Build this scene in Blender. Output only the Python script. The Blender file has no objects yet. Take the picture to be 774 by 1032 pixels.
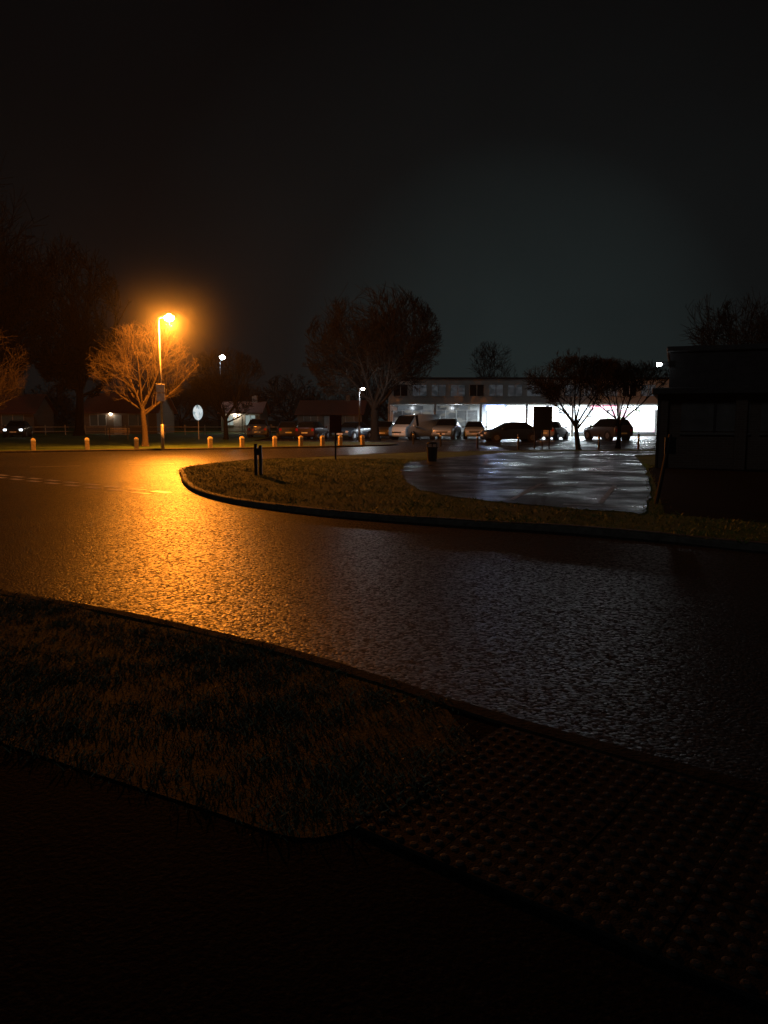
import bpy, bmesh, math, random
import numpy as np
from mathutils import Vector, Matrix
random.seed(7)
sc = bpy.context.scene
COL = sc.collection
R = math.radians

# ------------------------------------------------------------------ helpers
def new_mat(name):
    m = bpy.data.materials.new(name); m.use_nodes = True
    nt = m.node_tree; b = nt.nodes["Principled BSDF"]
    return m, nt, b

def N(nt, t, **kw):
    n = nt.nodes.new(t)
    for k, v in kw.items(): setattr(n, k, v)
    return n

def ramp(nt, fac, stops):
    r = N(nt, "ShaderNodeValToRGB")
    els = r.color_ramp.elements
    while len(els) < len(stops): els.new(0.5)
    for e, (p, c) in zip(els, stops):
        e.position = p; e.color = (c[0], c[1], c[2], 1) if hasattr(c, '__len__') else (c, c, c, 1)
    nt.links.new(fac, r.inputs[0])
    return r.outputs[0]

def noise(nt, scale, detail=4, rough=.55, coord=None):
    n = N(nt, "ShaderNodeTexNoise"); n.inputs["Scale"].default_value = scale
    n.inputs["Detail"].default_value = detail; n.inputs["Roughness"].default_value = rough
    if coord: nt.links.new(coord, n.inputs["Vector"])
    return n.outputs["Fac"]

def simple(name, col, rough=.6, metal=0, nscale=6, var=.25, bump=0, bscale=40, spec=.5):
    m, nt, b = new_mat(name)
    tc = N(nt, "ShaderNodeTexCoord").outputs["Object"]
    f = noise(nt, nscale, coord=tc)
    lo = [c*(1-var) for c in col]; hi = [min(1, c*(1+var)) for c in col]
    nt.links.new(ramp(nt, f, [(.3, lo), (.7, hi)]), b.inputs["Base Color"])
    b.inputs["Roughness"].default_value = rough; b.inputs["Metallic"].default_value = metal
    b.inputs["Specular IOR Level"].default_value = spec
    if bump:
        bn = N(nt, "ShaderNodeBump"); bn.inputs["Strength"].default_value = bump; bn.inputs["Distance"].default_value = .02
        nt.links.new(noise(nt, bscale, coord=tc), bn.inputs["Height"]); nt.links.new(bn.outputs[0], b.inputs["Normal"])
    return m

def emit(name, col, strength):
    m, nt, b = new_mat(name)
    b.inputs["Base Color"].default_value = (.8, .8, .8, 1)
    b.inputs["Emission Color"].default_value = (*col, 1); b.inputs["Emission Strength"].default_value = strength
    return m

def mesh_obj(name, verts, faces, mats, idx=None, parent=None, loc=(0, 0, 0), rot=(0, 0, 0), smooth=False):
    me = bpy.data.meshes.new(name); me.from_pydata([tuple(v) for v in verts], [], [tuple(f) for f in faces]); me.update()
    for m in (mats if isinstance(mats, (list, tuple)) else [mats]): me.materials.append(m)
    if idx is not None: me.polygons.foreach_set("material_index", idx)
    if smooth: me.polygons.foreach_set("use_smooth", [True]*len(me.polygons))
    o = bpy.data.objects.new(name, me); COL.objects.link(o); o.location = loc; o.rotation_euler = rot
    if parent: o.parent = parent
    return o

class MB:
    """collects primitives into one mesh with several materials"""
    def __init__(s): s.v = []; s.f = []; s.i = []; s.m = []
    def mi(s, m):
        if m not in s.m: s.m.append(m)
        return s.m.index(m)
    def add(s, vs, fs, m):
        o = len(s.v); s.v += [tuple(v) for v in vs]; k = s.mi(m)
        for f in fs: s.f.append(tuple(o+a for a in f)); s.i.append(k)
    def box(s, a, b, m, ch=0, rot=None):
        bm = bmesh.new(); bmesh.ops.create_cube(bm, size=1)
        sx, sy, sz = [abs(b[i]-a[i]) for i in range(3)]; c = [(a[i]+b[i])/2 for i in range(3)]
        bmesh.ops.scale(bm, vec=(sx, sy, sz), verts=bm.verts)
        if ch: bmesh.ops.bevel(bm, geom=bm.edges[:], offset=ch, segments=1, affect='EDGES')
        if rot: bmesh.ops.rotate(bm, cent=(0, 0, 0), matrix=rot, verts=bm.verts)
        bmesh.ops.translate(bm, vec=c, verts=bm.verts)
        s.frombm(bm, m)
    def frombm(s, bm, m):
        bm.verts.index_update()
        s.add([v.co[:] for v in bm.verts], [[v.index for v in f.verts] for f in bm.faces], m); bm.free()
    def cyl(s, p, q, r1, r2, m, n=12):
        p = Vector(p); q = Vector(q); d = (q-p); L = d.length
        bm = bmesh.new(); bmesh.ops.create_cone(bm, cap_ends=True, segments=n, radius1=r1, radius2=r2, depth=L)
        bmesh.ops.rotate(bm, cent=(0, 0, 0), matrix=d.to_track_quat('Z', 'Y').to_matrix(), verts=bm.verts)
        bmesh.ops.translate(bm, vec=(p+q)/2, verts=bm.verts); s.frombm(bm, m)
    def sph(s, c, r, m, sc_=(1, 1, 1), u=12, w=8):
        bm = bmesh.new(); bmesh.ops.create_uvsphere(bm, u_segments=u, v_segments=w, radius=r)
        bmesh.ops.scale(bm, vec=sc_, verts=bm.verts); bmesh.ops.translate(bm, vec=c, verts=bm.verts); s.frombm(bm, m)
    def obj(s, name, parent=None, loc=(0, 0, 0), rot=(0, 0, 0), smooth=False):
        return mesh_obj(name, s.v, s.f, s.m, s.i, parent, loc, rot, smooth)

def empty(name, loc=(0, 0, 0), rot=(0, 0, 0)):
    e = bpy.data.objects.new(name, None); COL.objects.link(e); e.location = loc; e.rotation_euler = rot; return e

def light(name, kind, loc, power, col, parent=None, radius=.1, **kw):
    l = bpy.data.lights.new(name, kind); l.energy = power; l.color = col
    if kind in ('POINT', 'SPOT'): l.shadow_soft_size = radius
    for k, v in kw.items(): setattr(l, k, v)
    o = bpy.data.objects.new(name, l); COL.objects.link(o); o.location = loc
    if parent: o.parent = parent
    return o

def catmull(P, k=8):
    P = [Vector(p) for p in P]; out = []
    for i in range(len(P)-1):
        p0 = P[max(i-1, 0)]; p1 = P[i]; p2 = P[i+1]; p3 = P[min(i+2, len(P)-1)]
        for j in range(k):
            t = j/k
            out.append(.5*((2*p1)+(-p0+p2)*t+(2*p0-5*p1+4*p2-p3)*t*t+(-p0+3*p1-3*p2+p3)*t**3))
    out.append(P[-1]); return out

def poly_sheet(name, pts, z, mat, skirt=0):
    bm = bmesh.new(); vs = [bm.verts.new((p[0], p[1], z)) for p in pts]; f = bm.faces.new(vs)
    bm.normal_update()
    if f.normal.z < 0: f.normal_flip()
    bmesh.ops.triangulate(bm, faces=bm.faces[:])
    me = bpy.data.meshes.new(name); bm.to_mesh(me); bm.free(); me.materials.append(mat)
    o = bpy.data.objects.new(name, me); COL.objects.link(o); return o

def kerb(name, line, width, top, mat, side=1):
    """kerb stones: face on the line, body on 'side' of it, with rounded arris"""
    rnd = random.Random(3); pts = []; acc = 0
    for i in range(len(line)-1):
        a = Vector(line[i]); b = Vector(line[i+1]); L = (b-a).length; k = max(1, int(L/.15)) if a.length < 45 else 1
        for j in range(k): pts.append(a.lerp(b, j/k))
    pts.append(Vector(line[-1])); n = len(pts); vs = []; fs = []; s = 0; stone = -1; dz = 0
    for i, p in enumerate(pts):
        a = pts[max(i-1, 0)]; b = pts[min(i+1, n-1)]; s += (p-a).length; d = (b-a).normalized()
        if int(s/.9) != stone: stone = int(s/.9); dz = rnd.uniform(-.007, .005); dx = rnd.uniform(-.008, .008)
        nn = Vector((-d.y, d.x))*side
        w = rnd.uniform(-.002, .002)
        for off, z in ((0, -.05), (0+w, top-.03), (.01+w, top-.01), (.03, top), (width, top), (width, -.05)):
            vs.append((p[0]+nn.x*(off+dx), p[1]+nn.y*(off+dx), z+dz))
    for i in range(n-1):
        for k in range(5):
            q = (i*6+k, i*6+k+1, (i+1)*6+k+1, (i+1)*6+k); fs.append(q if side < 0 else q[::-1])
    return mesh_obj(name, vs, fs, mat)

# ------------------------------------------------------------------ materials
def math_(nt, op, a, b):
    n = N(nt, "ShaderNodeMath", operation=op)
    for i, v in enumerate((a, b)):
        if isinstance(v, (int, float)): n.inputs[i].default_value = v
        else: nt.links.new(v, n.inputs[i])
    return n.outputs[0]

def wet_road(name, base):
    """chipped wearing course: coarse stones, some standing proud and shiny with water, some dull"""
    m, nt, b = new_mat(name); L = nt.links
    tc = N(nt, "ShaderNodeTexCoord").outputs["Object"]
    chip = N(nt, "ShaderNodeTexVoronoi"); chip.inputs["Scale"].default_value = 42; L.new(tc, chip.inputs["Vector"])
    sp = N(nt, "ShaderNodeSeparateColor"); L.new(chip.outputs["Color"], sp.inputs[0])
    fine = noise(nt, 70, 3, coord=tc); mid = noise(nt, 16, 6, .8, coord=tc); big = noise(nt, .3, 4, coord=tc)
    c = ramp(nt, fine, [(.35, base*.4), (.6, base), (.75, base*2.2)])
    c2 = ramp(nt, sp.outputs[1], [(.0, .35), (.8, .9), (1, 1.0)])
    mx = N(nt, "ShaderNodeMix", data_type='RGBA', blend_type='MULTIPLY'); mx.inputs[0].default_value = 1
    L.new(c, mx.inputs[6]); L.new(c2, mx.inputs[7]); L.new(mx.outputs[2], b.inputs["Base Color"])
    wet = math_(nt, 'ADD', math_(nt, 'MULTIPLY', sp.outputs[0], .55), math_(nt, 'MULTIPLY', mid, .75))
    L.new(ramp(nt, wet, [(.42, .70), (.62, .48), (.85, .33)]), b.inputs["Roughness"])
    L.new(ramp(nt, math_(nt, 'ADD', math_(nt, 'MULTIPLY', wet, .7), math_(nt, 'MULTIPLY', big, .4)), [(.42, .03), (.62, .15), (.85, .5)]), b.inputs["Specular IOR Level"])
    h = math_(nt, 'ADD', math_(nt, 'MULTIPLY', chip.outputs["Distance"], -.8), math_(nt, 'MULTIPLY', fine, .3))
    h = math_(nt, 'ADD', h, math_(nt, 'MULTIPLY', mid, .7))
    bn = N(nt, "ShaderNodeBump"); bn.inputs["Distance"].default_value = .008; bn.inputs["Strength"].default_value = .75
    L.new(h, bn.inputs["Height"]); L.new(bn.outputs[0], b.inputs["Normal"])
    return m

def asphalt(name, base=.045, r0=.28, r1=.55, bump=.5, puddle=False, spec=.5):
    m, nt, b = new_mat(name); L = nt.links
    tc = N(nt, "ShaderNodeTexCoord").outputs["Object"]
    f = noise(nt, 55, 3, coord=tc); big = noise(nt, .35, 5, coord=tc)
    c1 = ramp(nt, f, [(.3, (base*.35, base*.35, base*.35)), (.58, (base, base, base*.97)), (.72, (base*3.2, base*3.0, base*2.7))])
    mx = N(nt, "ShaderNodeMix", data_type='RGBA', blend_type='MULTIPLY'); mx.inputs[0].default_value = .8
    L.new(c1, mx.inputs[6]); L.new(ramp(nt, big, [(.3, .5), (.7, 1.)]), mx.inputs[7]); L.new(mx.outputs[2], b.inputs["Base Color"])
    b.inputs["Specular IOR Level"].default_value = spec
    if puddle:
        pm = ramp(nt, noise(nt, .55, 5, .6, coord=tc), [(.42, 0.), (.68, 1.)])
        L.new(ramp(nt, pm, [(0, .5), (1, .17)]), b.inputs["Roughness"])
        L.new(ramp(nt, pm, [(0, .06), (1, .5)]), b.inputs["Specular IOR Level"])
    else:
        L.new(ramp(nt, big, [(.35, r0), (.7, r1)]), b.inputs["Roughness"])
    bn = N(nt, "ShaderNodeBump"); bn.inputs["Distance"].default_value = .012; bn.inputs["Strength"].default_value = bump
    L.new(noise(nt, 40, 4, .6, coord=tc), bn.inputs["Height"])
    L.new(bn.outputs[0], b.inputs["Normal"])
    return m

def grass_mat(name, a, c, bump=.8):
    m, nt, b = new_mat(name); L = nt.links
    tc = N(nt, "ShaderNodeTexCoord").outputs["Object"]
    f = noise(nt, 9, 8, .75, coord=tc); g = noise(nt, .6, 4, coord=tc)
    mx = N(nt, "ShaderNodeMath", operation='MULTIPLY'); L.new(f, mx.inputs[0]); L.new(ramp(nt, g, [(.3, .7), (.7, 1.2)]), mx.inputs[1])
    L.new(ramp(nt, mx.outputs[0], [(.25, [x*.35 for x in a]), (.45, a), (.7, c)]), b.inputs["Base Color"])
    b.inputs["Roughness"].default_value = .85; b.inputs["Specular IOR Level"].default_value = .2
    bn = N(nt, "ShaderNodeBump"); bn.inputs["Strength"].default_value = bump; bn.inputs["Distance"].default_value = .05
    L.new(noise(nt, 45, 6, .7, coord=tc), bn.inputs["Height"]); L.new(bn.outputs[0], b.inputs["Normal"])
    return m

M_road = wet_road("wet_asphalt", .036)
M_lot = asphalt("wet_carpark_asphalt", .03, bump=.7, puddle=True, spec=.4)
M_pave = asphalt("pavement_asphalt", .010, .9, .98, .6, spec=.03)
M_grass = grass_mat("grass", (.045, .085, .015), (.10, .16, .03))
M_verge = grass_mat("verge_turf", (.035, .036, .018), (.07, .068, .035))
M_kerb = simple("kerb_concrete", (.06, .056, .05), .7, nscale=12, bump=.5, var=.45, spec=.25)
M_kerbn = simple("dark_kerb", (.022, .021, .017), .9, nscale=9, bump=.6, var=.6, spec=.06)  # darker and rougher than the other kerb concrete
M_paint = simple("worn_road_paint", (.8, .8, .76), .35, nscale=25, var=.4, bump=.2)
M_bay = simple("faded_bay_paint", (.16, .16, .155), .5, nscale=9, var=.8, bump=.2)
M_tact = simple("tactile_concrete", (.016, .0155, .0145), .8, nscale=5, var=.45, bump=.4, bscale=120, spec=.06)
M_blis = simple("lit_blister", (.042, .040, .038), .65, nscale=2.2, var=.75, bump=.2, bscale=120, spec=.10)  # paler dots on darkened slabs, painting in the light that raised dots catch
M_black = simple("black_paint", (.012, .012, .013), .4)
M_red = simple("dark_red_paint", (.10, .014, .012), .4)
M_gal = simple("galvanised_steel", (.32, .33, .33), .45, .3)
M_white = simple("white_paint", (.75, .75, .73), .5)
M_wood = simple("weathered_timber", (.34, .27, .17), .7, nscale=10, var=.35, bump=.3)
M_bark = simple("bark", (.055, .042, .032), .9, nscale=14, var=.4, spec=.2)
M_barkdk = simple("silhouette_bark", (.013, .0125, .011), .95, nscale=14, var=.4, spec=.05)  # bark blackened in colour so trees away from the lamp stay unlit silhouettes
M_glassdk = simple("dark_glass", (.01, .012, .014), .08, var=.1)
M_tyre = simple("tyre_rubber", (.015, .015, .015), .8)
M_rim = simple("alloy", (.4, .4, .42), .3, .8)
M_conc = simple("painted_render", (.38, .38, .37), .8, nscale=1.5, var=.15)
M_dkclad = simple("dark_cladding", (.03, .03, .032), .7, spec=.2)
M_roof = simple("red_roof_tile", (.16, .05, .03), .8, nscale=5)
M_rooflt = simple("flat_roof_felt", (.03, .03, .03), .8)

def brick_mat(name, c1, c2, mor):
    m, nt, b = new_mat(name); L = nt.links
    tc = N(nt, "ShaderNodeTexCoord").outputs["Object"]
    mp = N(nt, "ShaderNodeMapping"); L.new(tc, mp.inputs[0]); mp.inputs["Rotation"].default_value = (R(90), 0, 0)
    br = N(nt, "ShaderNodeTexBrick"); L.new(mp.outputs[0], br.inputs["Vector"])
    br.inputs["Scale"].default_value = 1; br.inputs["Brick Width"].default_value = .225; br.inputs["Row Height"].default_value = .075
    br.inputs["Mortar Size"].default_value = .008
    br.inputs["Color1"].default_value = (*c1, 1); br.inputs["Color2"].default_value = (*c2, 1); br.inputs["Mortar"].default_value = (*mor, 1)
    L.new(br.outputs["Color"], b.inputs["Base Color"]); b.inputs["Roughness"].default_value = .85
    return m
M_brick = brick_mat("dark_brick", (.05, .03, .022), (.065, .04, .03), (.07, .065, .055))
M_brick2 = brick_mat("buff_brick", (.14, .10, .065), (.18, .125, .09), (.16, .14, .12))

def shopglow(name, cols, strength, sx=1.0):
    m, nt, b = new_mat(name); L = nt.links
    tc = N(nt, "ShaderNodeTexCoord").outputs["Object"]
    mp = N(nt, "ShaderNodeMapping"); L.new(tc, mp.inputs[0]); mp.inputs["Scale"].default_value = (1.1*sx, .01, 2.4)
    vo = N(nt, "ShaderNodeTexVoronoi"); vo.inputs["Scale"].default_value = 1.6; L.new(mp.outputs[0], vo.inputs["Vector"])
    sp = N(nt, "ShaderNodeSeparateColor"); L.new(vo.outputs["Color"], sp.inputs[0])
    n = len(cols)
    c = ramp(nt, sp.outputs[0], [(i/n, cc) for i, cc in enumerate(cols)])
    nt.nodes[-1].color_ramp.interpolation = 'CONSTANT'
    b.inputs["Base Color"].default_value = (.1, .1, .1, 1); b.inputs["Roughness"].default_value = .2
    L.new(c, b.inputs["Emission Color"]); b.inputs["Emission Strength"].default_value = strength
    return m

# ------------------------------------------------------------------ ground
ground = poly_sheet("ground", [(-900, -300), (900, -300), (900, 1500), (-900, 1500)], -.05, M_verge)
road = poly_sheet("road", [(-70, -6), (60, -12), (60, 76), (-14, 76), (-14, 60), (-70, 60)], 0, M_road)

farline = catmull([(-70, 14), (-40, 27), (-24, 34.6), (-18.5, 37.6), (-12.9, 40.2), (-5.9, 43.6), (-2.4, 45.6), (.3, 48), (.8, 50.5), (-1.5, 53), (-9.5, 55.5)], 6)
kerb("kerb", farline, .13, .1, M_kerb, 1)
lawn = [(p.x, p.y) for p in farline] + [(-10.5, 140), (-160, 140), (-160, 14)]
poly_sheet("park_lawn", [(p[0]-.03, p[1]+.06) for p in lawn], .09, M_grass)

isl_near = catmull([(14, 2.9), (8, 6.9), (4.69, 9.3), (3.66, 10.2), (2.47, 11.0), (.96, 11.75), (-.44, 12.55), (-1.5, 13.35), (-2.9, 14.8), (-4.0, 16.6), (-4.83, 18.7), (-5.6, 21.3),
                    (-6.3, 24.0), (-6.2, 26.6), (-5.0, 29.4), (-2.35, 32.4), (.6, 35.6), (6, 38.2), (20, 41), (50, 46)], 6)
kerb("kerb", isl_near, .13, .1, M_kerb, -1)
poly_sheet("grass_island", [(p.x, p.y) for p in isl_near]+[(50, 3)], .088, M_grass)
lot_raw = catmull([(.9, 27.8), (.62, 25), (.5, 22), (.62, 17.9), (1.15, 15.6), (2.06, 14.3), (3.1, 13.2), (3.9, 12.7), (4.35, 12.75), (6.2, 18), (8.1, 24.0)], 8)
lot_pts = [(p.x+random.uniform(-.05, .05), p.y+random.uniform(-.07, .07)) for p in lot_raw]+[(10.8, 33.5), (24, 34.5), (24, 39.5), (6.2, 36.5), (2.5, 31)]
poly_sheet("car_park", lot_pts, .1, M_lot)
poly_sheet("car_park", [(1.2, 55), (6, 42.5), (45, 49), (45, 77), (-13.5, 75), (-9, 57)], .005, M_lot)
# dark sheet over the grass, painting in the unlit ground beside the brick building
shade_pts = [(4.55, 12.45), (5.6, 11.3), (7.5, 10.1), (11, 8.4), (16, 6.2), (48, 5), (48, 20), (24.5, 19.5), (8.9, 25.2), (8.2, 24.0), (6.3, 17.9)]
poly_sheet("shade_sheet", shade_pts, .094, M_pave)
def strip(mk, a, b, w, z, mat):
    a = Vector(a); b = Vector(b); d = (b-a).normalized(); n = Vector((-d.y, d.x))*w/2
    mk.add([(*(a+n), z), (*(a-n), z), (*(b-n), z), (*(b+n), z)], [(0, 1, 2, 3)], mat)
mk = MB()
for a, b in [((3.2, 13.75), (4.35, 13.2)), ((2.4, 14.5), (3.7, 18.2)), ((3.9, 13.9), (5.3, 17.7)), ((1.3, 16.3), (6.0, 18.6)), ((5.2, 22.4), (7.6, 23.3)), ((2.2, 21.2), (7.2, 21.9)), ((5.0, 26.2), (8, 26.6)), ((3.4, 26), (4, 30))]:
    strip(mk, a, b, .1, .105, M_bay)
mk.obj("car_park_markings")
mk = MB()
o = Vector((-4.75, 17.0)); d = Vector((-.76, .65)).normalized(); n = Vector((-d.y, d.x))
for row in (0, 1):
    for k in range(11):
        a = o+d*(k*1.0+row*.1)-n*(-row*.45); strip(mk, a, a+d*.6, .2, .005, M_paint)
for k in range(9):
    a = Vector((-9.5, 27.5))+Vector((-.9, -.42)).normalized()*(-1)*(k*3.2-6); strip(mk, a, a+Vector((.9, .42)).normalized()*1.6, .1, .005, M_paint)
mk.obj("give_way_markings")

near = catmull([(-60, 12), (-25, 11.4), (-12, 10.2), (-6, 8.35), (-3.52, 6.96), (-2.4, 6.35), (-.97, 5.38), (-.04, 4.6), (.47, 4.1), (.95, 3.68), (2.5, 2.45), (6, -.35), (14, -6.8)], 8)
ZN = .06
kerb("kerb", near, .13, ZN, M_kerbn, -1)
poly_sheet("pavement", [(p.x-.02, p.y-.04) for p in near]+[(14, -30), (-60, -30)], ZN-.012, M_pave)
mt = MB(); A = Vector((.60, 3.76)); e1 = Vector((.782, -.623)); e2 = Vector((-.623, -.782))
slab = .4; g = .001
for i in range(7):
    for j in range(3):
        c = A+e1*(slab*(i+.5))+e2*(slab*(j+.5)); h = slab/2-g
        bm = bmesh.new(); bmesh.ops.create_cube(bm, size=1); bmesh.ops.scale(bm, vec=(2*h, 2*h, .03), verts=bm.verts)
        bmesh.ops.bevel(bm, geom=[e for e in bm.edges], offset=.002, segments=1, affect='EDGES')
        bmesh.ops.rotate(bm, cent=(0, 0, 0), matrix=Matrix.Rotation(math.atan2(e1.y, e1.x), 3, 'Z'), verts=bm.verts)
        dzs = random.uniform(-.0015, .0015)
        bmesh.ops.translate(bm, vec=(c.x, c.y, ZN-.012+dzs), verts=bm.verts); mt.frombm(bm, M_tact)
        for a in range(6):
            for b2 in range(6):
                q = c+e1*((a-2.5)*.0665)+e2*((b2-2.5)*.0665); vs = []; fs = []; wn = random.uniform(.5, 1.0)
                for r_, z_ in ((.018, -.002), (.0155, .0045*wn), (.009, .0075*wn)):
                    for k in range(10): vs.append((q.x+r_*math.cos(k*.6283), q.y+r_*math.sin(k*.6283), ZN+.0025+dzs+z_))
                for lv in (0, 1):
                    for k in range(10): fs.append((lv*10+k, lv*10+(k+1) % 10, lv*10+10+(k+1) % 10, lv*10+10+k))
                fs.append(tuple(range(20, 30))); mt.add(vs, fs, M_blis)
mt.obj("tactile_paving")

vin = [(p.x-.04, p.y-.08) for p in near if -25 <= p.x <= .36]
vout = catmull([(.42, 3.62), (.40, 3.35), (.2, 3.0), (-.03, 2.85), (-.31, 2.72), (-.74, 2.95), (-1.8, 3.55), (-3.6, 4.6), (-6, 5.9), (-12, 7.6), (-25, 8.6)], 6)
vpoly = vin+[(p.x, p.y) for p in vout]
bm = bmesh.new(); f = bm.faces.new([bm.verts.new((x, y, ZN-.007)) for x, y in vpoly]); bm.normal_update()
if f.normal.z < 0: f.normal_flip()
bmesh.ops.triangulate(bm, faces=bm.faces[:])
me = bpy.data.meshes.new("grass_verge"); bm.to_mesh(me); bm.free(); me.materials.append(M_verge)
vo_ = bpy.data.objects.new("grass_verge", me); COL.objects.link(vo_)

def inside(px, py, poly):
    res = np.zeros(len(px), bool); n = len(poly); j = n-1
    for i in range(n):
        xi, yi = poly[i][0], poly[i][1]; xj, yj = poly[j][0], poly[j][1]
        c = ((yi > py) != (yj > py)) & (px < (xj-xi)*(py-yi)/(yj-yi+1e-12)+xi); res ^= c; j = i
    return res

def blades(name, poly, box, n, h0, h1, w, z, mat, seed, excl=()):
    rs = np.random.RandomState(seed)
    x = rs.uniform(box[0], box[1], n); y = rs.uniform(box[2], box[3], n)
    jx = x+rs.normal(0, .05, n); jy = y+rs.normal(0, .05, n); k = inside(jx, jy, poly)
    for ex in excl: k &= ~inside(jx, jy, ex)
    cl = np.sin(x*3.1+np.sin(y*2.3)*1.7)*np.cos(y*4.1+x*1.3)*.25+np.sin(x*11.3+y*5.1)*np.sin(y*13.7-x*4.2)*.25+.5
    k &= rs.rand(n) < (.2+.8*cl); x = x[k]; y = y[k]; cl = cl[k]; n = len(x)
    a = rs.uniform(0, 6.283, n); h = rs.uniform(h0, h1, n)*(.5+.9*cl); ln = rs.uniform(.5, 1.6, n)*h; b = rs.uniform(0, 6.283, n)
    v = np.zeros((n, 4, 3)); dx = np.cos(a)*w/2; dy = np.sin(a)*w/2
    v[:, 0] = np.stack([x-dx, y-dy, np.full(n, z)], 1); v[:, 1] = np.stack([x+dx, y+dy, np.full(n, z)], 1)
    v[:, 2] = np.stack([x+dx*.6+np.cos(b)*ln*.4, y+dy*.6+np.sin(b)*ln*.4, z+h*.6], 1)
    v[:, 3] = np.stack([x+np.cos(b)*ln, y+np.sin(b)*ln, z+h], 1)
    fc = np.arange(n*4).reshape(n, 4)
    me = bpy.data.meshes.new(name); me.vertices.add(n*4); me.vertices.foreach_set("co", v.ravel())
    me.loops.add(n*4); me.loops.foreach_set("vertex_index", fc.ravel()[:].astype(np.int32))
    me.polygons.add(n); me.polygons.foreach_set("loop_start", (np.arange(n)*4).astype(np.int32)); me.update(calc_edges=True)
    me.materials.append(mat); o = bpy.data.objects.new(name, me); COL.objects.link(o); return o

def blade_mat(name, a, b_):
    m, nt, b = new_mat(name)
    tc = N(nt, "ShaderNodeTexCoord").outputs["Object"]
    f = noise(nt, 60, 2, coord=tc)
    nt.links.new(ramp(nt, f, [(.35, a), (.6, b_)]), b.inputs["Base Color"]); b.inputs["Roughness"].default_value = .6
    b.inputs["Specular IOR Level"].default_value = .25
    return m
M_blade = blade_mat("grass_blade", (.045, .06, .04), (.15, .18, .13))
M_blade2 = blade_mat("lawn_blade", (.055, .10, .018), (.12, .17, .03))
g1 = blades("verge_blades", vpoly, (-6, .5, 2.6, 8.6), 190000, .010, .032, .005, ZN-.008, M_blade, 1); g1.parent = vo_
isl_poly = [(p.x, p.y) for p in isl_near]+[(50, 3)]
g2 = blades("grass_tufts", isl_poly, (-6.5, 9, 8, 30), 110000, .02, .06, .012, .086, M_blade2, 2, (lot_pts, shade_pts))
g2.parent = bpy.data.objects["grass_island"]
# ------------------------------------------------------------------ trees
def make_tree(seed, height, trunk_h, cen, rad, r0, kids=(8, 6, 6, 5), minr=.012, up=.35, lean=(0, 0), lumpr=(.72, 1.12)):
    """bare deciduous tree: tapered trunk, limbs, branches, twigs clipped to an uneven envelope"""
    rnd = random.Random(seed); V = []; F = []
    cen = Vector(cen)
    lump = [(Vector((rnd.gauss(0, 1), rnd.gauss(0, 1), rnd.gauss(0, 1))).normalized(), rnd.uniform(*lumpr)) for _ in range(26)]
    def envd(p, d):
        q = Vector(((p.x-cen.x)/rad[0], (p.y-cen.y)/rad[1], (p.z-cen.z)/rad[2])); e = Vector((d.x/rad[0], d.y/rad[1], d.z/rad[2]))
        a = e.dot(e); b = 2*q.dot(e); c = q.dot(q)-1; D = b*b-4*a*c
        if D < 0: return .3
        t = (-b+math.sqrt(D))/(2*a)
        if t <= 0: return .25
        h = (q+e*t).normalized(); best = max(lump, key=lambda l: l[0].dot(h))
        return t*best[1]
    def tube(pts, rs, n):
        base = len(V)
        for i, p in enumerate(pts):
            d = (pts[min(i+1, len(pts)-1)]-pts[max(i-1, 0)]).normalized()
            s = d.orthogonal().normalized(); t = d.cross(s)
            for k in range(n):
                a = 6.2832*k/n; V.append(tuple(p+(s*math.cos(a)+t*math.sin(a))*rs[i]))
        for i in range(len(pts)-1):
            for k in range(n):
                F.append((base+i*n+k, base+i*n+(k+1) % n, base+(i+1)*n+(k+1) % n, base+(i+1)*n+k))
    def branch(p, d, L, r, lv):
        ns = (6, 5, 4, 3, 2)[min(lv, 4)]; pts = [p.copy()]; rs = [r]; q = p.copy(); dd = d.copy()
        for i in range(ns):
            j = .16 if lv else .05
            dd = (dd+Vector((rnd.uniform(-j, j), rnd.uniform(-j, j), rnd.uniform(-j, j)+(.05 if lv else 0)))).normalized()
            q = q+dd*(L/ns); pts.append(q.copy()); rs.append(max(minr*.7, r*(1-.75*(i+1)/ns)) if lv else r*(1-.35*(i+1)/ns))
        if lv == 0: rs[0] *= 1.5
        tube(pts, rs, (10, 6, 4, 3, 3)[min(lv, 4)])
        if lv >= len(kids): return
        nk = kids[lv]
        for i in range(nk):
            t = (.72+.28*(i+1)/nk) if lv == 0 else (.22+.78*(i+rnd.random())/nk)
            x = t*ns; k = min(int(x), ns-1); fr = x-k; bp = pts[k].lerp(pts[k+1], fr); br = rs[k]*(1-fr)+rs[k+1]*fr
            bd = (pts[k+1]-pts[k]).normalized()
            if lv == 0:
                az = i*2.4+rnd.uniform(-.4, .4); el = rnd.uniform(.25, 1.25)
                nd = Vector((math.cos(az)*math.cos(el), math.sin(az)*math.cos(el), math.sin(el)))
            else:
                o = bd.orthogonal().normalized(); o.rotate(Matrix.Rotation(rnd.uniform(0, 6.283), 3, bd))
                sp = rnd.uniform(.45, 1.1); nd = (bd*math.cos(sp)+o*math.sin(sp)+Vector((0, 0, up*.3))).normalized()
            e = envd(bp, nd)
            LL = e*rnd.uniform(.86, 1.0) if lv == 0 else min(e*rnd.uniform(.8, 1.05), L*rnd.uniform(.45, .72))
            if LL < .12: continue
            branch(bp, nd, LL, max(minr, min(br*.75, br*(.62 if lv else .5))), lv+1)
    branch(Vector((0, 0, -.1)), Vector((lean[0], lean[1], 1)).normalized(), trunk_h+.1, r0, 0)
    return V, F

def tree(name, loc, mat, *a, rotz=0, **k):
    V, F = make_tree(*a, **k); return mesh_obj(name, V, F, mat, loc=loc, rot=(0, 0, rotz), smooth=True)

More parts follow.
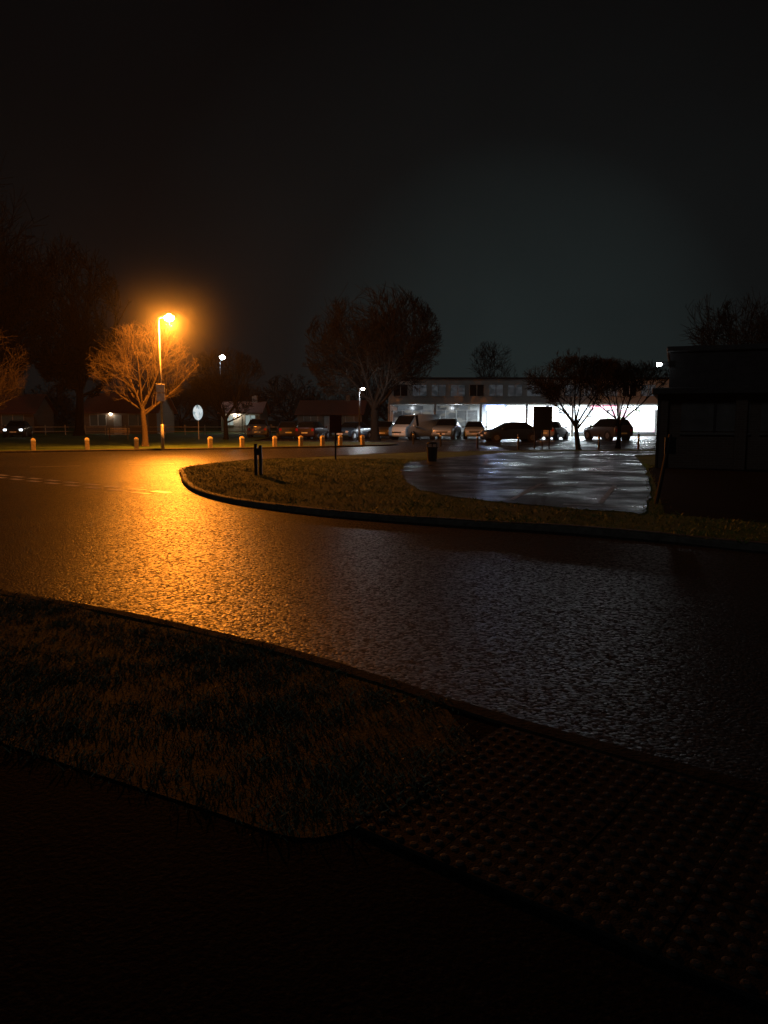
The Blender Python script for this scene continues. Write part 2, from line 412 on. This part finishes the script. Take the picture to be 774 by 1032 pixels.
tree("bare_tree", (-.7, 60, 0), M_barkdk, 11, 12, 3.0, (0, 0, 7.0), (5.3, 5.3, 5.0), .36, kids=(13, 9, 8, 7), minr=.021, lumpr=(.8, 1.08))
t2 = tree("bare_tree", (-13.6, 44.2, .05), M_bark, 5, 7.4, 2.4, (0, 0, 4.7), (3.1, 3.1, 2.4), .19, kids=(10, 8, 7, 4), minr=.007, up=.2)
tree("bare_tree", (-12.2, 60, .05), M_barkdk, 8, 7, 1.8, (0, 0, 4.3), (3.2, 3.2, 2.9), .2, kids=(10, 8, 7, 6), minr=.014)
tree("bare_tree", (-22.9, 44.0, .05), M_bark, 9, 7, 2.2, (0, 0, 4.6), (2.9, 2.9, 2.9), .17, kids=(8, 7, 6, 5), minr=.008)
tree("hawthorn_tree", (10.1, 40.2, .0), M_barkdk, 21, 4.8, 1.5, (-.4, 0, 3.65), (2.9, 2.6, 1.2), .15, kids=(12, 9, 8, 7), minr=.014, lean=(-.12, 0), lumpr=(.72, 1.15))
tree("hawthorn_tree", (13.1, 43.5, .0), M_barkdk, 22, 4.8, 1.6, (-.1, 0, 3.85), (2.7, 2.4, 1.2), .14, kids=(12, 9, 8, 7), minr=.014, lean=(.1, 0), lumpr=(.72, 1.15))
tree("bare_tree", (27.5, 62, 0), M_barkdk, 31, 12, 3, (0, 0, 7.4), (5.2, 4.6, 4.4), .3, kids=(12, 8, 8, 7), minr=.022)
tree("bare_tree", (13.2, 97, 0), M_barkdk, 32, 11, 3, (0, 0, 7.6), (3.5, 3.3, 3.8), .25, kids=(10, 8, 7, 6), minr=.022)
tree("tall_tree", (-36, 68, 0), M_barkdk, 33, 27, 6, (0, 0, 15), (7.5, 7.5, 12), .55, kids=(16, 9, 8, 7), minr=.035)
tree("tall_tree", (-29, 74, 0), M_barkdk, 34, 20, 5, (0, 0, 11), (4.5, 4.5, 8), .45, kids=(14, 8, 8, 7), minr=.035)
V, F = make_tree(40, 10, 1.5, (0, 0, 4.6), (4.6, 3.5, 4.2), .3, kids=(9, 7, 6, 4), minr=.04)
Va = np.array(V); VV = []; FF = []
rs = np.random.RandomState(4); off = 0
for i in range(34):
    x = -95+i*5.6+rs.uniform(-1.5, 1.5); y = 128+rs.uniform(-7, 10); s = rs.uniform(.55, 1.15); a = rs.uniform(0, 6.28)
    c, s_ = math.cos(a), math.sin(a)
    W = np.stack([(Va[:, 0]*c-Va[:, 1]*s_)*s*1.2+x, (Va[:, 0]*s_+Va[:, 1]*c)*s*1.2+y, Va[:, 2]*s], 1)
    VV += W.tolist(); FF += [tuple(k+off for k in f) for f in F]; off += len(V)
mesh_obj("distant_trees", VV, FF, M_barkdk)

# ------------------------------------------------------------------ street lamps
M_sod = emit("sodium_lens", (1, .55, .14), 160)
M_led = emit("white_lamp_lens", (.85, .95, 1), 60)
M_warm = emit("warm_lamp_lens", (1, .85, .65), 40)
def lamp(loc, h, lens, power, col, arm=.5, dirx=1, plates=False, rad=.12, s=1, mat=None):
    mat = mat or M_gal
    e = empty("street_lamp", loc); b = MB()
    b.cyl((0, 0, -.1), (0, 0, min(1.3, h*.3)), .085, .08, mat, 14); b.cyl((0, 0, min(1.3, h*.3)), (0, 0, h), .055, .04, mat, 12)
    b.obj("column", e, smooth=True)
    b = MB(); b.cyl((0, 0, h-.02), (dirx*arm, 0, h+.06), .035, .03, mat, 10); b.obj("arm", e)
    b = MB(); b.sph((dirx*(arm+.2), 0, h+.09), .3*s, mat, (1, .42, .28), 16, 10); b.obj("lantern_canopy", e, smooth=True)
    b = MB(); b.sph((dirx*(arm+.2), 0, h+.0), .27*s, lens, (1, .6, .7), 16, 10); b.obj("lantern_bowl", e, smooth=True)
    if plates:
        b = MB()
        b.box((-.22, -.09, 2.95), (.22, -.075, 3.38), M_white, .004); b.box((-.22, -.09, 2.5), (.22, -.075, 2.9), M_white, .004)
        b.box((-.03, -.07, 2.55), (.03, -.05, 3.3), M_gal); b.obj("sign_plates", e)
    light("bulb", 'POINT', (dirx*(arm+.2), 0, h-.32*max(s, .8)), power, col, e, rad)
    return e
lamp((-11.6, 40.7, .06), 6.75, M_sod, 11500, (1, .27, .019), .35, 1, True)
lamp((-19.2, 92, .05), 8.8, M_led, 220, (.8, .95, 1), .1, s=1.3, mat=M_dkclad)
lamp((-1.75, 55.5, 0.02), 3.75, M_warm, 240, (.9, .95, 1), .05, s=.5, mat=M_dkclad)

def post_sign(name, loc, board, post_h, bm_, w, h, zc, oval=False, rot=0):
    e = empty(name, loc, (0, 0, rot)); b = MB(); b.cyl((0, 0, -.1), (0, 0, post_h), .035, .035, M_gal if oval else M_black, 10); b.obj("post", e)
    b = MB()
    if oval:
        bm = bmesh.new(); bmesh.ops.create_cone(bm, cap_ends=True, segments=28, radius1=.5, radius2=.5, depth=.04)
        bmesh.ops.rotate(bm, cent=(0, 0, 0), matrix=Matrix.Rotation(R(90), 3, 'X'), verts=bm.verts)
        bmesh.ops.scale(bm, vec=(w, 1, h), verts=bm.verts); bmesh.ops.translate(bm, vec=(0, -.06, zc), verts=bm.verts); b.frombm(bm, bm_)
    else: b.box((-w/2, -.07, zc-h/2), (w/2, -.04, zc+h/2), bm_, .01)
    b.obj("board", e); return e
M_oval = shopglow("lit_sign_face", [(.8, .95, 1), (.4, .55, .6), (.9, 1, 1), (.6, .75, .8)], .7, 3)
post_sign("oval_sign", (-14.3, 60, .05), None, 2.2, M_oval, .75, 1.15, 2.1, True)
post_sign("post_sign", (-1.85, 29.6, .09), None, 1.5, M_red, .46, .66, 1.35, rot=.2)
e = post_sign("notice_board", (8.75, 43, 0), None, 1.2, M_black, 1.05, 1.25, 1.65)
b = MB(); b.cyl((-.4, 0, -.1), (-.4, 0, 1.1), .04, .04, M_black, 8); b.cyl((.4, 0, -.1), (.4, 0, 1.1), .04, .04, M_black, 8)
b.box((-.56, -.08, 2.27), (.56, -.02, 2.33), M_black); b.obj("frame", e)

e = empty("marker_post", (-3.45, 21.2, .09)); b = MB()
b.box((-.10, -.04, -.1), (-.02, .04, .86), M_black, .008); b.box((.03, -.04, -.1), (.11, .04, .82), M_black, .008)
b.box((-.1, -.045, .55), (.11, -.041, .72), M_black); b.obj("posts", e)
e = empty("litter_bin", (1.75, 28.2, .09)); b = MB()
b.cyl((0, 0, 0), (0, 0, .5), .17, .2, M_black, 20); b.cyl((0, 0, .5), (0, 0, .53), .215, .215, M_black, 20); b.obj("body", e)
b = MB()
for a in range(4): b.cyl((.17*math.cos(a*1.57), .17*math.sin(a*1.57), .52), (.17*math.cos(a*1.57), .17*math.sin(a*1.57), .66), .015, .015, M_black, 6)
b.cyl((0, 0, .64), (0, 0, .70), .22, .16, M_black, 20); b.obj("hood", e)

bx = [-23.9, -21.7, -19.6, -17.4, -15.1, -12.9, -9.4, -7.8, -6.1, -4.7, -3.5, -2.5, -1.2]
M_band = simple("reflective_band", (.7, .68, .6), .4)
for x in bx:
    ys = [(p.x, p.y) for p in farline]; y = None
    for i in range(len(ys)-1):
        if ys[i][0] <= x <= ys[i+1][0]:
            t = (x-ys[i][0])/(ys[i+1][0]-ys[i][0]); y = ys[i][1]+t*(ys[i+1][1]-ys[i][1]); break
    b = MB(); w = .105
    b.box((-w, -w, -.1), (w, w, .44), M_wood, .008)
    b.box((-w-.003, -w-.003, .44), (w+.003, w+.003, .53), M_band, .004)
    b.add([(-w, -w, .53), (w, -w, .53), (w, w, .53), (-w, w, .53), (-w*.4, -w*.4, .60), (w*.4, -w*.4, .60), (w*.4, w*.4, .60), (-w*.4, w*.4, .60)],
          [(0, 1, 5, 4), (1, 2, 6, 5), (2, 3, 7, 6), (3, 0, 4, 7), (4, 5, 6, 7)], M_wood)
    b.obj("timber_bollard", None, (x-.1, y+.55, .09), (random.uniform(-.03, .03), random.uniform(-.03, .03), .5+random.uniform(-.1, .1)))
for i, (x, y) in enumerate([(1.9, 50.5), (3.4, 46.6), (5.2, 43.2), (7.2, 41.6), (11.6, 41.9), (13.9, 42.4)]):
    b = MB(); b.cyl((0, 0, -.1), (0, 0, .78), .06, .055, M_black, 10); b.sph((0, 0, .79), .07, M_black, (1, 1, .7)); b.cyl((0, 0, .62), (0, 0, .68), .062, .061, M_band, 10)
    b.obj("bollard", None, (x, y, 0))

e = empty("park_bench", (-19.8, 58, .09), (0, 0, .3)); b = MB()
for k in range(4): b.box((-.8, -.22+k*.12, .43), (.8, -.13+k*.12, .47), M_wood, .005)
b.obj("seat", e); b = MB()
for k in range(3): b.box((-.8, .26, .55+k*.13), (.8, .29, .64+k*.13), M_wood, .005)
b.obj("backrest", e); b = MB()
for x in (-.65, .65): b.box((x-.03, -.2, 0), (x+.03, -.14, .43), M_black); b.box((x-.03, .23, 0), (x+.03, .26, .92), M_black); b.box((x-.03, -.14, .38), (x+.03, .23, .425), M_black)
b.obj("legs", e)

# ------------------------------------------------------------------ vehicles
def carpaint(name, c):
    m, nt, b = new_mat(name); b.inputs["Base Color"].default_value = (*c, 1); b.inputs["Roughness"].default_value = .3
    b.inputs["Coat Weight"].default_value = .6; b.inputs["Coat Roughness"].default_value = .08
    tc = N(nt, "ShaderNodeTexCoord").outputs["Object"]
    nt.links.new(ramp(nt, noise(nt, 5, coord=tc), [(.3, [x*.85 for x in c]), (.7, c)]), b.inputs["Base Color"])
    return m
M_head = simple("headlamp_glass", (.7, .72, .75), .1); M_tail = simple("tail_lamp", (.35, .01, .01), .2); M_plate = simple("plate", (.7, .65, .3), .5)
def car(name, loc, rot, col, kind='hatch', lit=False):
    P = carpaint("paint_"+kind, col); e = empty(name, loc, (0, 0, rot))
    if kind == 'van':
        S = [(-2.45, .35, .95, 1.0, 1.9, .82), (-2.40, .28, 1.05, 1.0, 2.02, .86), (-.2, .25, 1.1, 1.0, 2.05, .86), (.75, .25, 1.1, 1.0, 2.0, .84), (1.05, .25, 1.1, .99, 1.92, .80), (1.75, .25, 1.08, .97, 1.22, .82), (2.3, .28, .98, .92, 1.02, .80), (2.45, .38, .75, .8, .8, .7)]
        glassS = {3}; glassT = {4}; W = [(-1.5), (1.55)]; wr = .33
    elif kind == 'saloon':
        S = [(-2.2, .38, .75, .78, .85, .66), (-2.12, .28, .88, .86, .98, .70), (-1.55, .22, .92, .89, 1.02, .72), (-.95, .2, .93, .9, 1.40, .56), (-.1, .2, .93, .9, 1.44, .57), (.35, .2, .92, .9, 1.38, .56), (1.1, .2, .9, .89, .97, .70), (1.9, .24, .78, .85, .82, .68), (2.2, .38, .6, .74, .64, .6)]
        glassS = {2, 3, 4, 5}; glassT = {2, 5}; W = [-1.35, 1.35]; wr = .32
    elif kind == 'suv':
        S = [(-2.15, .4, .95, .84, 1.05, .68), (-2.08, .32, 1.02, .9, 1.2, .68), (-1.75, .26, 1.05, .92, 1.62, .60), (-.8, .25, 1.06, .93, 1.7, .62), (.2, .25, 1.06, .93, 1.66, .60), (.95, .25, 1.04, .92, 1.12, .74), (1.9, .28, .94, .88, .98, .72), (2.2, .42, .75, .78, .8, .64)]
        glassS = {1, 2, 3, 4}; glassT = {1, 4}; W = [-1.3, 1.35]; wr = .37
    else:
        S = [(-1.95, .38, .85, .78, .92, .62), (-1.9, .28, .93, .85, 1.02, .64), (-1.6, .22, .95, .87, 1.38, .56), (-.8, .2, .95, .88, 1.48, .57), (.1, .2, .95, .88, 1.43, .56), (.85, .2, .93, .87, 1.0, .68), (1.65, .24, .82, .83, .86, .66), (1.95, .38, .62, .72, .66, .58)]
        glassS = {1, 2, 3, 4}; glassT = {1, 4}; W = [-1.2, 1.25]; wr = .31
    b = MB(); V = []
    for (x, zb, zs, w, zt, wt) in S:
        zm = (zb+zs)/2
        V += [(x, -w*.93, zb), (x, -w, zm), (x, -w*.97, zs), (x, -wt, zt), (x, wt, zt), (x, w*.97, zs), (x, w, zm), (x, w*.93, zb)]
    fp = []; fg = []
    for i in range(len(S)-1):
        for k in range(8):
            q = (i*8+k, i*8+(k+1) % 8, (i+1)*8+(k+1) % 8, (i+1)*8+k)
            if k in (2, 4) and i in glassS: fg.append(q)
            elif k == 3 and i in glassT: fg.append(q)
            else: fp.append(q)
    n = len(S)-1; fp.append(tuple(range(8))[::-1]); fp.append(tuple(n*8+k for k in range(8)))
    b.add(V, fp, P); gi = b.mi(M_glassdk)
    for q in fg: b.f.append(q); b.i.append(gi)
    body = b.obj("body", e); md = body.modifiers.new("bev", 'BEVEL'); md.width = .035; md.segments = 2; md.limit_method = 'ANGLE'; md.angle_limit = R(18)
    body.data.polygons.foreach_set("use_smooth", [True]*len(body.data.polygons))
    wmax = max(s[3] for s in S)
    for j, x in enumerate(W):
        for sd in (-1, 1):
            b = MB(); y0 = sd*(wmax-.20); y1 = sd*(wmax+.005)
            b.cyl((x, sd*(wmax-.3), wr), (x, sd*(wmax-.0), wr), wr+.06, wr+.06, M_black, 20)
            b.cyl((x, y0, wr), (x, y1+sd*.01, wr), wr, wr, M_tyre, 20); b.cyl((x, y1, wr), (x, y1+sd*.02, wr), wr*.62, wr*.58, M_rim, 14)
            b.obj("wheel_%d%s" % (j+1, 'l' if sd > 0 else 'r'), e)
    b = MB(); xf = S[-1][0]; xr = S[0][0]
    for sd in (-1, 1):
        b.box((xf-.14, sd*.50, .58), (xf+.012, sd*.74, .72), M_lit if lit else M_head, .02); b.box((xr-.012, sd*.56, .68), (xr+.1, sd*.78, .9), M_tail, .02)
        b.box((S[-3][0]-.25, sd*(wmax+.0), S[-3][2]), (S[-3][0]-.08, sd*(wmax+.16), S[-3][2]+.13), P, .03)
    b.box((xf-.02, -.26, .42), (xf+.02, .26, .53), M_white); b.box((xr-.02, -.26, .5), (xr+.02, .26, .61), M_plate); b.box((xf-.05, -.45, .55), (xf+.008, .45, .66), M_black)
    b.obj("trim", e); return e
M_lit = emit("lit_headlamp", (.8, .9, 1), 9)
car("parked_car", (-8.2, 66, 0), R(100), (.03, .03, .035), 'hatch')
car("parked_car", (-5.9, 64.5, 0), R(75), (.04, .02, .025), 'hatch')
car("parked_car", (-2.6, 64, 0), R(245), (.05, .12, .24), 'saloon')
car("parked_car", (.1, 67.5, 0), R(262), (.12, .12, .13), 'hatch')
car("parked_van", (2.5, 63.5, 0), R(232), (.55, .68, .78), 'van')
car("parked_car", (5.2, 64.5, 0), R(255), (.3, .38, .45), 'suv')
car("parked_car", (7.6, 65.5, 0), R(265), (.5, .6, .68), 'hatch')
car("parked_car", (9.3, 57, 0), R(190), (.02, .035, .07), 'saloon')
car("parked_car", (13.6, 63, 0), R(60), (.2, .2, .21), 'hatch')
car("parked_car", (17.8, 62, 0), R(110), (.06, .06, .07), 'suv')
car("parked_car", (-11, 68.5, 0), R(95), (.1, .1, .11), 'suv')
car("parked_car", (-32, 68, .09), R(-75), (.03, .035, .04), 'saloon', True)

# ------------------------------------------------------------------ shops (two storeys with canopy)
e = empty("shop_building", (0, 78, 0))
G1 = shopglow("lit_shop_interior", [(.85, .95, 1), (1, 1, 1), (.75, .88, 1), (1, .9, .75), (.7, .85, 1)], 3.0)
G2 = shopglow("lit_shop_display", [(1, .95, 1), (1, .4, .6), (.95, .95, 1), (.6, 1, .45), (1, .85, .95), (.9, .95, 1)], 1.9, 1.6)
G3 = shopglow("dim_shop_interior", [(.5, .6, .7), (.1, .12, .15), (.9, .85, .7), (.03, .035, .04), (.2, .25, .3)], .10)
G7 = shopglow("dim_upper_window", [(.3, .35, .4), (.2, .22, .25), (.12, .15, .17)], .10)
G4 = emit("lit_fascia", (.8, .92, 1), 4); G5 = emit("blue_fascia", (.28, .42, 1), 24); G6 = emit("pink_fascia", (1, .3, .5), 2.5)
x0, x1 = .5, 28.5
b = MB(); b.box((x0, 0, 3.2), (x1, 10, 5.6), M_conc); b.box((x0, 2.0, 0), (x1, 10, 3.2), M_conc); b.obj("walls", e)
b = MB(); b.box((x0-.2, -.2, 5.6), (x1+.2, 10.2, 5.78), M_dkclad, .02); b.obj("roof", e)
b = MB(); b.box((x0-.1, -1.6, 3.1), (x1+.1, -.003, 3.28), M_conc, .02); b.obj("canopy", e)
b = MB(); xx = x0+.4; k = 0
while xx < x1-1.2:
    b.box((xx, -.02, 3.95), (xx+1.5, .05, 5.05), G7 if k % 4 else M_glassdk)
    for q in (0, .72, 1.44): b.box((xx+q, -.05, 3.9), (xx+q+.06, -.021, 5.1), M_conc)
    b.box((xx, -.05, 5.052), (xx+1.5, -.021, 5.1), M_conc); b.box((xx, -.09, 3.86), (xx+1.5, -.021, 3.898), M_conc)
    xx += 1.9; k += 1
b.obj("upper_windows", e)
b = MB(); xx = x0
while xx <= x1: b.box((xx-.12, -1.5, 0), (xx+.12, -1.26, 3.1), M_conc, .01); xx += 4.5
b.obj("columns", e)
b = MB()
units = [(.9, 4.8, G3), (5.2, 9.6, G3), (10.6, 15.6, G1), (15.9, 21.0, G1), (21.3, 27.8, G2)]
for a, c, m in units:
    b.box((a, 1.93, .35), (c, 1.985, 2.55), m)
    for q in np.linspace(a, c, 5): b.box((q-.04, 1.87, .1), (q+.04, 1.925, 2.6), M_gal)
    b.box((a, 1.85, .1), (c, 1.92, .345), M_dkclad)
b.obj("shop_windows", e)
b = MB()
for a, c, m in [(10.5, 12.3, G5), (12.6, 20.9, G4), (21.2, 24.0, G6), (24.3, 28, G4), (1.4, 4, G3), (5.5, 8.8, G3)]: b.box((a, 1.86, 2.62), (c, 1.96, 3.0), m, .01)
b.obj("fascia_signs", e)
L1 = light("canopy_tube", 'AREA', (18.3, -.8, 3.0), 5500, (.80, .93, 1), e); L1.data.shape = 'RECTANGLE'; L1.data.size = 16; L1.data.size_y = .3
for x in (3.0, 7.2): light("canopy_lamp", 'POINT', (x, -.8, 2.8), 60, (.85, .93, 1), e, .1)

# ------------------------------------------------------------------ near right dark building (front faces the junction)
e = empty("brick_building", (8.75, 24.5, 0), (0, 0, R(-20.5))); W_, D_ = 16, 8
M_board = simple("grey_boarding", (.075, .075, .075), .8, nscale=3, spec=.2)
b = MB(); b.box((0, 0, -.05), (W_, D_, 2.38), M_brick); b.box((.15, .1, 2.58), (W_, D_, 3.7), M_dkclad); b.obj("walls", e)
b = MB(); b.box((.05, 0, 3.7), (W_+.1, D_+.1, 3.86), M_rooflt, .02); b.box((-.32, -.5, 2.38), (W_+.1, D_, 2.58), M_dkclad, .02); b.obj("roof_slabs", e)
b = MB()
for i in range(6):
    xx = .55+i*2.25
    b.box((xx, -.03, 1.25), (xx+1.95, -.002, 2.15), M_board)
    b.box((xx+.93, -.06, 1.2), (xx+1.0, -.031, 2.2), M_black)
    b.box((xx-.02, -.09, 1.14), (xx+1.98, -.004, 1.198), M_board)
b.obj("boarded_windows", e)
b = MB()
for i in range(8): b.box((-.16+i*2.25, -.18, -.05), (.16+i*2.25, -.002, 2.378), M_brick)
b.obj("piers", e)
b = MB(); b.cyl((-.1, -.15, -.05), (-.1, -.15, 2.4), .045, .045, M_black, 8); b.obj("downpipe", e)
b = MB(); b.box((-.06, .05, 3.25), (.147, .09, 3.4), M_black, .01); b.box((-.2, 0, 3.25), (-.07, .13, 3.38), M_black, .02); b.obj("floodlight_body", e)
b = MB(); b.box((-.225, .01, 3.26), (-.202, .12, 3.37), M_led); b.sph((-.135, -.012, 3.315), .052, M_led, (1, .35, 1)); b.obj("floodlight_lens", e)
sp = light("floodlight", 'SPOT', (-.30, .06, 3.3), 45, (.55, .95, .8), e, .06, spot_size=R(130), spot_blend=.8)
sp.rotation_euler = Vector((-1, .3, -1.0)).to_track_quat('-Z', 'Y').to_euler()
b = MB(); b.cyl((0, 0, -.1), (.22, 0, 1.25), .04, .035, M_black, 8); b.box((.12, -.03, .9), (.32, -.01, 1.2), M_black); b.obj("marker_post", None, (4.9, 13.9, .09))

# ------------------------------------------------------------------ bungalows across the park
def house(name, loc, w, d, h, rh, wall, winmat, rot=0, lightp=0):
    e = empty(name, loc, (0, 0, rot)); b = MB(); b.box((0, 0, 0), (w, d, h), wall)
    b.add([(0, 0, h), (0, d, h), (0, d/2, h+rh-.15), (w, 0, h), (w, d, h), (w, d/2, h+rh-.15)], [(0, 1, 2), (3, 5, 4)], wall); b.obj("walls", e)
    b = MB(); t = .12
    for sgn in (0, 1):
        ya = -.4 if not sgn else d+.4; za = h-.15
        b.add([(-.35, ya, za), (w+.35, ya, za), (w+.35, d/2, h+rh), (-.35, d/2, h+rh), (-.35, ya, za-t), (w+.35, ya, za-t), (w+.35, d/2, h+rh-t), (-.35, d/2, h+rh-t)],
              [(0, 1, 2, 3), (4, 7, 6, 5), (0, 4, 5, 1), (1, 5, 6, 2), (3, 7, 4, 0)], M_roof)
    b.box((w*.7, d/2-.3, h+rh-.5), (w*.7+.6, d/2+.3, h+rh+.7), wall); b.obj("roof", e)
    b = MB()
    for f0, f1 in ((.1, .32), (.62, .88)):
        b.box((w*f0, -.03, .95), (w*f1, -.003, 2.05), winmat)
        for q in (f0, (f0+f1)/2, f1): b.box((w*q-.04, -.06, .9), (w*q+.04, -.031, 2.1), M_conc)
        b.box((w*f0, -.06, .86), (w*f1, -.004, .93), M_conc)
    b.obj("windows", e); b = MB(); b.box((w*.42, -.04, 0), (w*.53, -.003, 2.05), M_conc, .01); b.obj("door", e)
    if lightp:
        b = MB(); b.box((w*.37, -.13, 2.1), (w*.40, -.03, 2.25), M_warm); b.obj("porch_light_glass", e); light("porch_light", 'POINT', (w*.385, -.3, 2.15), lightp, (1, .85, .6), e, .08)
    return e
M_winlit = emit("lit_curtain", (1, .72, .4), .005); M_winlit2 = emit("lit_window_cool", (.75, .95, .9), .3)
for nm in ("lit_curtain", "lit_window_cool"): bpy.data.materials[nm].node_tree.nodes["Principled BSDF"].inputs["Base Color"].default_value = (.05, .05, .05, 1)
house("bungalow", (-32.5, 84, .05), 8, 7, 2.5, 2.0, M_brick2, M_winlit, 0, 12)
house("bungalow", (-18.8, 90, .05), 4.5, 6, 2.5, 1.2, M_conc, M_winlit2, 0, 70)
house("bungalow", (-48, 86, .05), 9, 7, 2.5, 2.0, M_brick2, M_winlit, .1, 0)
house("bungalow", (-12, 108, .05), 9, 7, 2.5, 1.8, M_brick2, M_winlit, -.1, 0)
b = MB(); x = -60
while x < -11:
    b.box((x, 0, 0), (x+.08, .08, 1.0), M_wood); b.box((x+.08, .02, .3), (x+2, .05, .38), M_wood); b.box((x+.08, .02, .75), (x+2, .05, .83), M_wood); x += 2
b.obj("post_and_rail_fence", None, (0, 78, .09))

# ------------------------------------------------------------------ night haze and added halo volumes
m = bpy.data.materials.new("night_haze"); m.use_nodes = True; nt = m.node_tree; nt.nodes.clear()
vs = N(nt, "ShaderNodeVolumeScatter"); vs.inputs["Density"].default_value = .00020; vs.inputs["Anisotropy"].default_value = .2
ou = N(nt, "ShaderNodeOutputMaterial"); nt.links.new(vs.outputs[0], ou.inputs["Volume"])
b = MB(); b.box((-90, -12, -.3), (90, 150, 40), m); b.obj("glow_haze")
def halo_volume(name, loc, scale, dens, pw_):  # scattering sphere added to imitate bloom around the lamp and the shop
    m = bpy.data.materials.new("halo_volume"); m.use_nodes = True; nt = m.node_tree; nt.nodes.clear()
    vs = N(nt, "ShaderNodeVolumeScatter"); vs.inputs["Anisotropy"].default_value = .3
    tcn = N(nt, "ShaderNodeTexCoord"); ln = N(nt, "ShaderNodeVectorMath", operation='LENGTH'); nt.links.new(tcn.outputs["Object"], ln.inputs[0])
    mr = N(nt, "ShaderNodeMapRange"); mr.inputs[1].default_value = 0; mr.inputs[2].default_value = .99; mr.inputs[3].default_value = 1; mr.inputs[4].default_value = 0
    nt.links.new(ln.outputs["Value"], mr.inputs[0])
    nt.links.new(math_(nt, 'MULTIPLY', math_(nt, 'POWER', mr.outputs[0], pw_), dens), vs.inputs["Density"])
    ou = N(nt, "ShaderNodeOutputMaterial"); nt.links.new(vs.outputs[0], ou.inputs["Volume"])
    b = MB(); b.sph((0, 0, 0), 1.0, m, (1, 1, 1), 24, 16); o = b.obj(name, None, loc); o.scale = scale; return o
halo_volume("glow_haze", (-11.05, 40.7, 6.5), (5, 5, 5), .017, 3.2)
halo_volume("glow_haze", (19, 73.5, 3.5), (15, 4.4, 9), .013, 1.6)

# ------------------------------------------------------------------ world, fill sun, camera
w = bpy.data.worlds.new("World"); sc.world = w; w.use_nodes = True; nt = w.node_tree; L = nt.links
bg = nt.nodes["Background"]; sky = N(nt, "ShaderNodeTexSky", sky_type='NISHITA'); sky.sun_disc = False; sky.sun_elevation = R(-4); sky.sun_rotation = R(200)
tc = N(nt, "ShaderNodeTexCoord").outputs["Generated"]
def dotp(v):
    n = N(nt, "ShaderNodeVectorMath", operation='DOT_PRODUCT'); L.new(tc, n.inputs[0]); n.inputs[1].default_value = v; return n.outputs["Value"]
dz = dotp((0, 0, 1)); ds = dotp(tuple(Vector((.16, 1, .05)).normalized()))
base = ramp(nt, dz, [(0, (.0042, .0050, .0050)), (.12, (.0033, .0038, .0039)), (.35, (.0021, .0022, .0023)), (.8, (.0012, .0012, .0014))])
glow = ramp(nt, ds, [(.88, (0, 0, 0)), (.96, (.0018, .0026, .0027)), (1.0, (.0095, .0150, .0152))])
ad = N(nt, "ShaderNodeMix", data_type='RGBA', blend_type='ADD'); ad.inputs[0].default_value = 1; L.new(base, ad.inputs[6]); L.new(glow, ad.inputs[7])
cl = ramp(nt, noise(nt, 2.2, 4, coord=tc), [(.3, .8), (.7, 1.15)])
mu = N(nt, "ShaderNodeMix", data_type='RGBA', blend_type='MULTIPLY'); mu.inputs[0].default_value = 1; L.new(ad.outputs[2], mu.inputs[6]); L.new(cl, mu.inputs[7])
ss = N(nt, "ShaderNodeMix", data_type='RGBA', blend_type='MULTIPLY'); ss.inputs[0].default_value = 1; L.new(sky.outputs[0], ss.inputs[6]); ss.inputs[7].default_value = (.002, .002, .002, 1)
a2 = N(nt, "ShaderNodeMix", data_type='RGBA', blend_type='ADD'); a2.inputs[0].default_value = 1; L.new(mu.outputs[2], a2.inputs[6]); L.new(ss.outputs[2], a2.inputs[7])
L.new(a2.outputs[2], bg.inputs["Color"]); bg.inputs["Strength"].default_value = 1.0

sl = bpy.data.lights.new("fill_sun", 'SUN'); sl.energy = .09; sl.angle = R(10); sl.color = (.95, .97, .95)  # weak sun added from behind the camera to brighten the verge
so = bpy.data.objects.new("fill_sun", sl); COL.objects.link(so); so.rotation_euler = Vector((.8, .9, -.75)).to_track_quat('-Z', 'Y').to_euler()

cam = bpy.data.cameras.new("Camera"); co = bpy.data.objects.new("Camera", cam); COL.objects.link(co)
cam.sensor_fit = 'VERTICAL'; cam.sensor_height = 36; cam.sensor_width = 27; cam.lens = 27.2; cam.clip_end = 3000; cam.clip_start = .05
co.location = (0, 0, 1.6); co.rotation_euler = (R(90-6.8), 0, 0); sc.camera = co
sc.view_settings.view_transform = 'Standard'; sc.view_settings.look = 'None'; sc.view_settings.exposure = 0
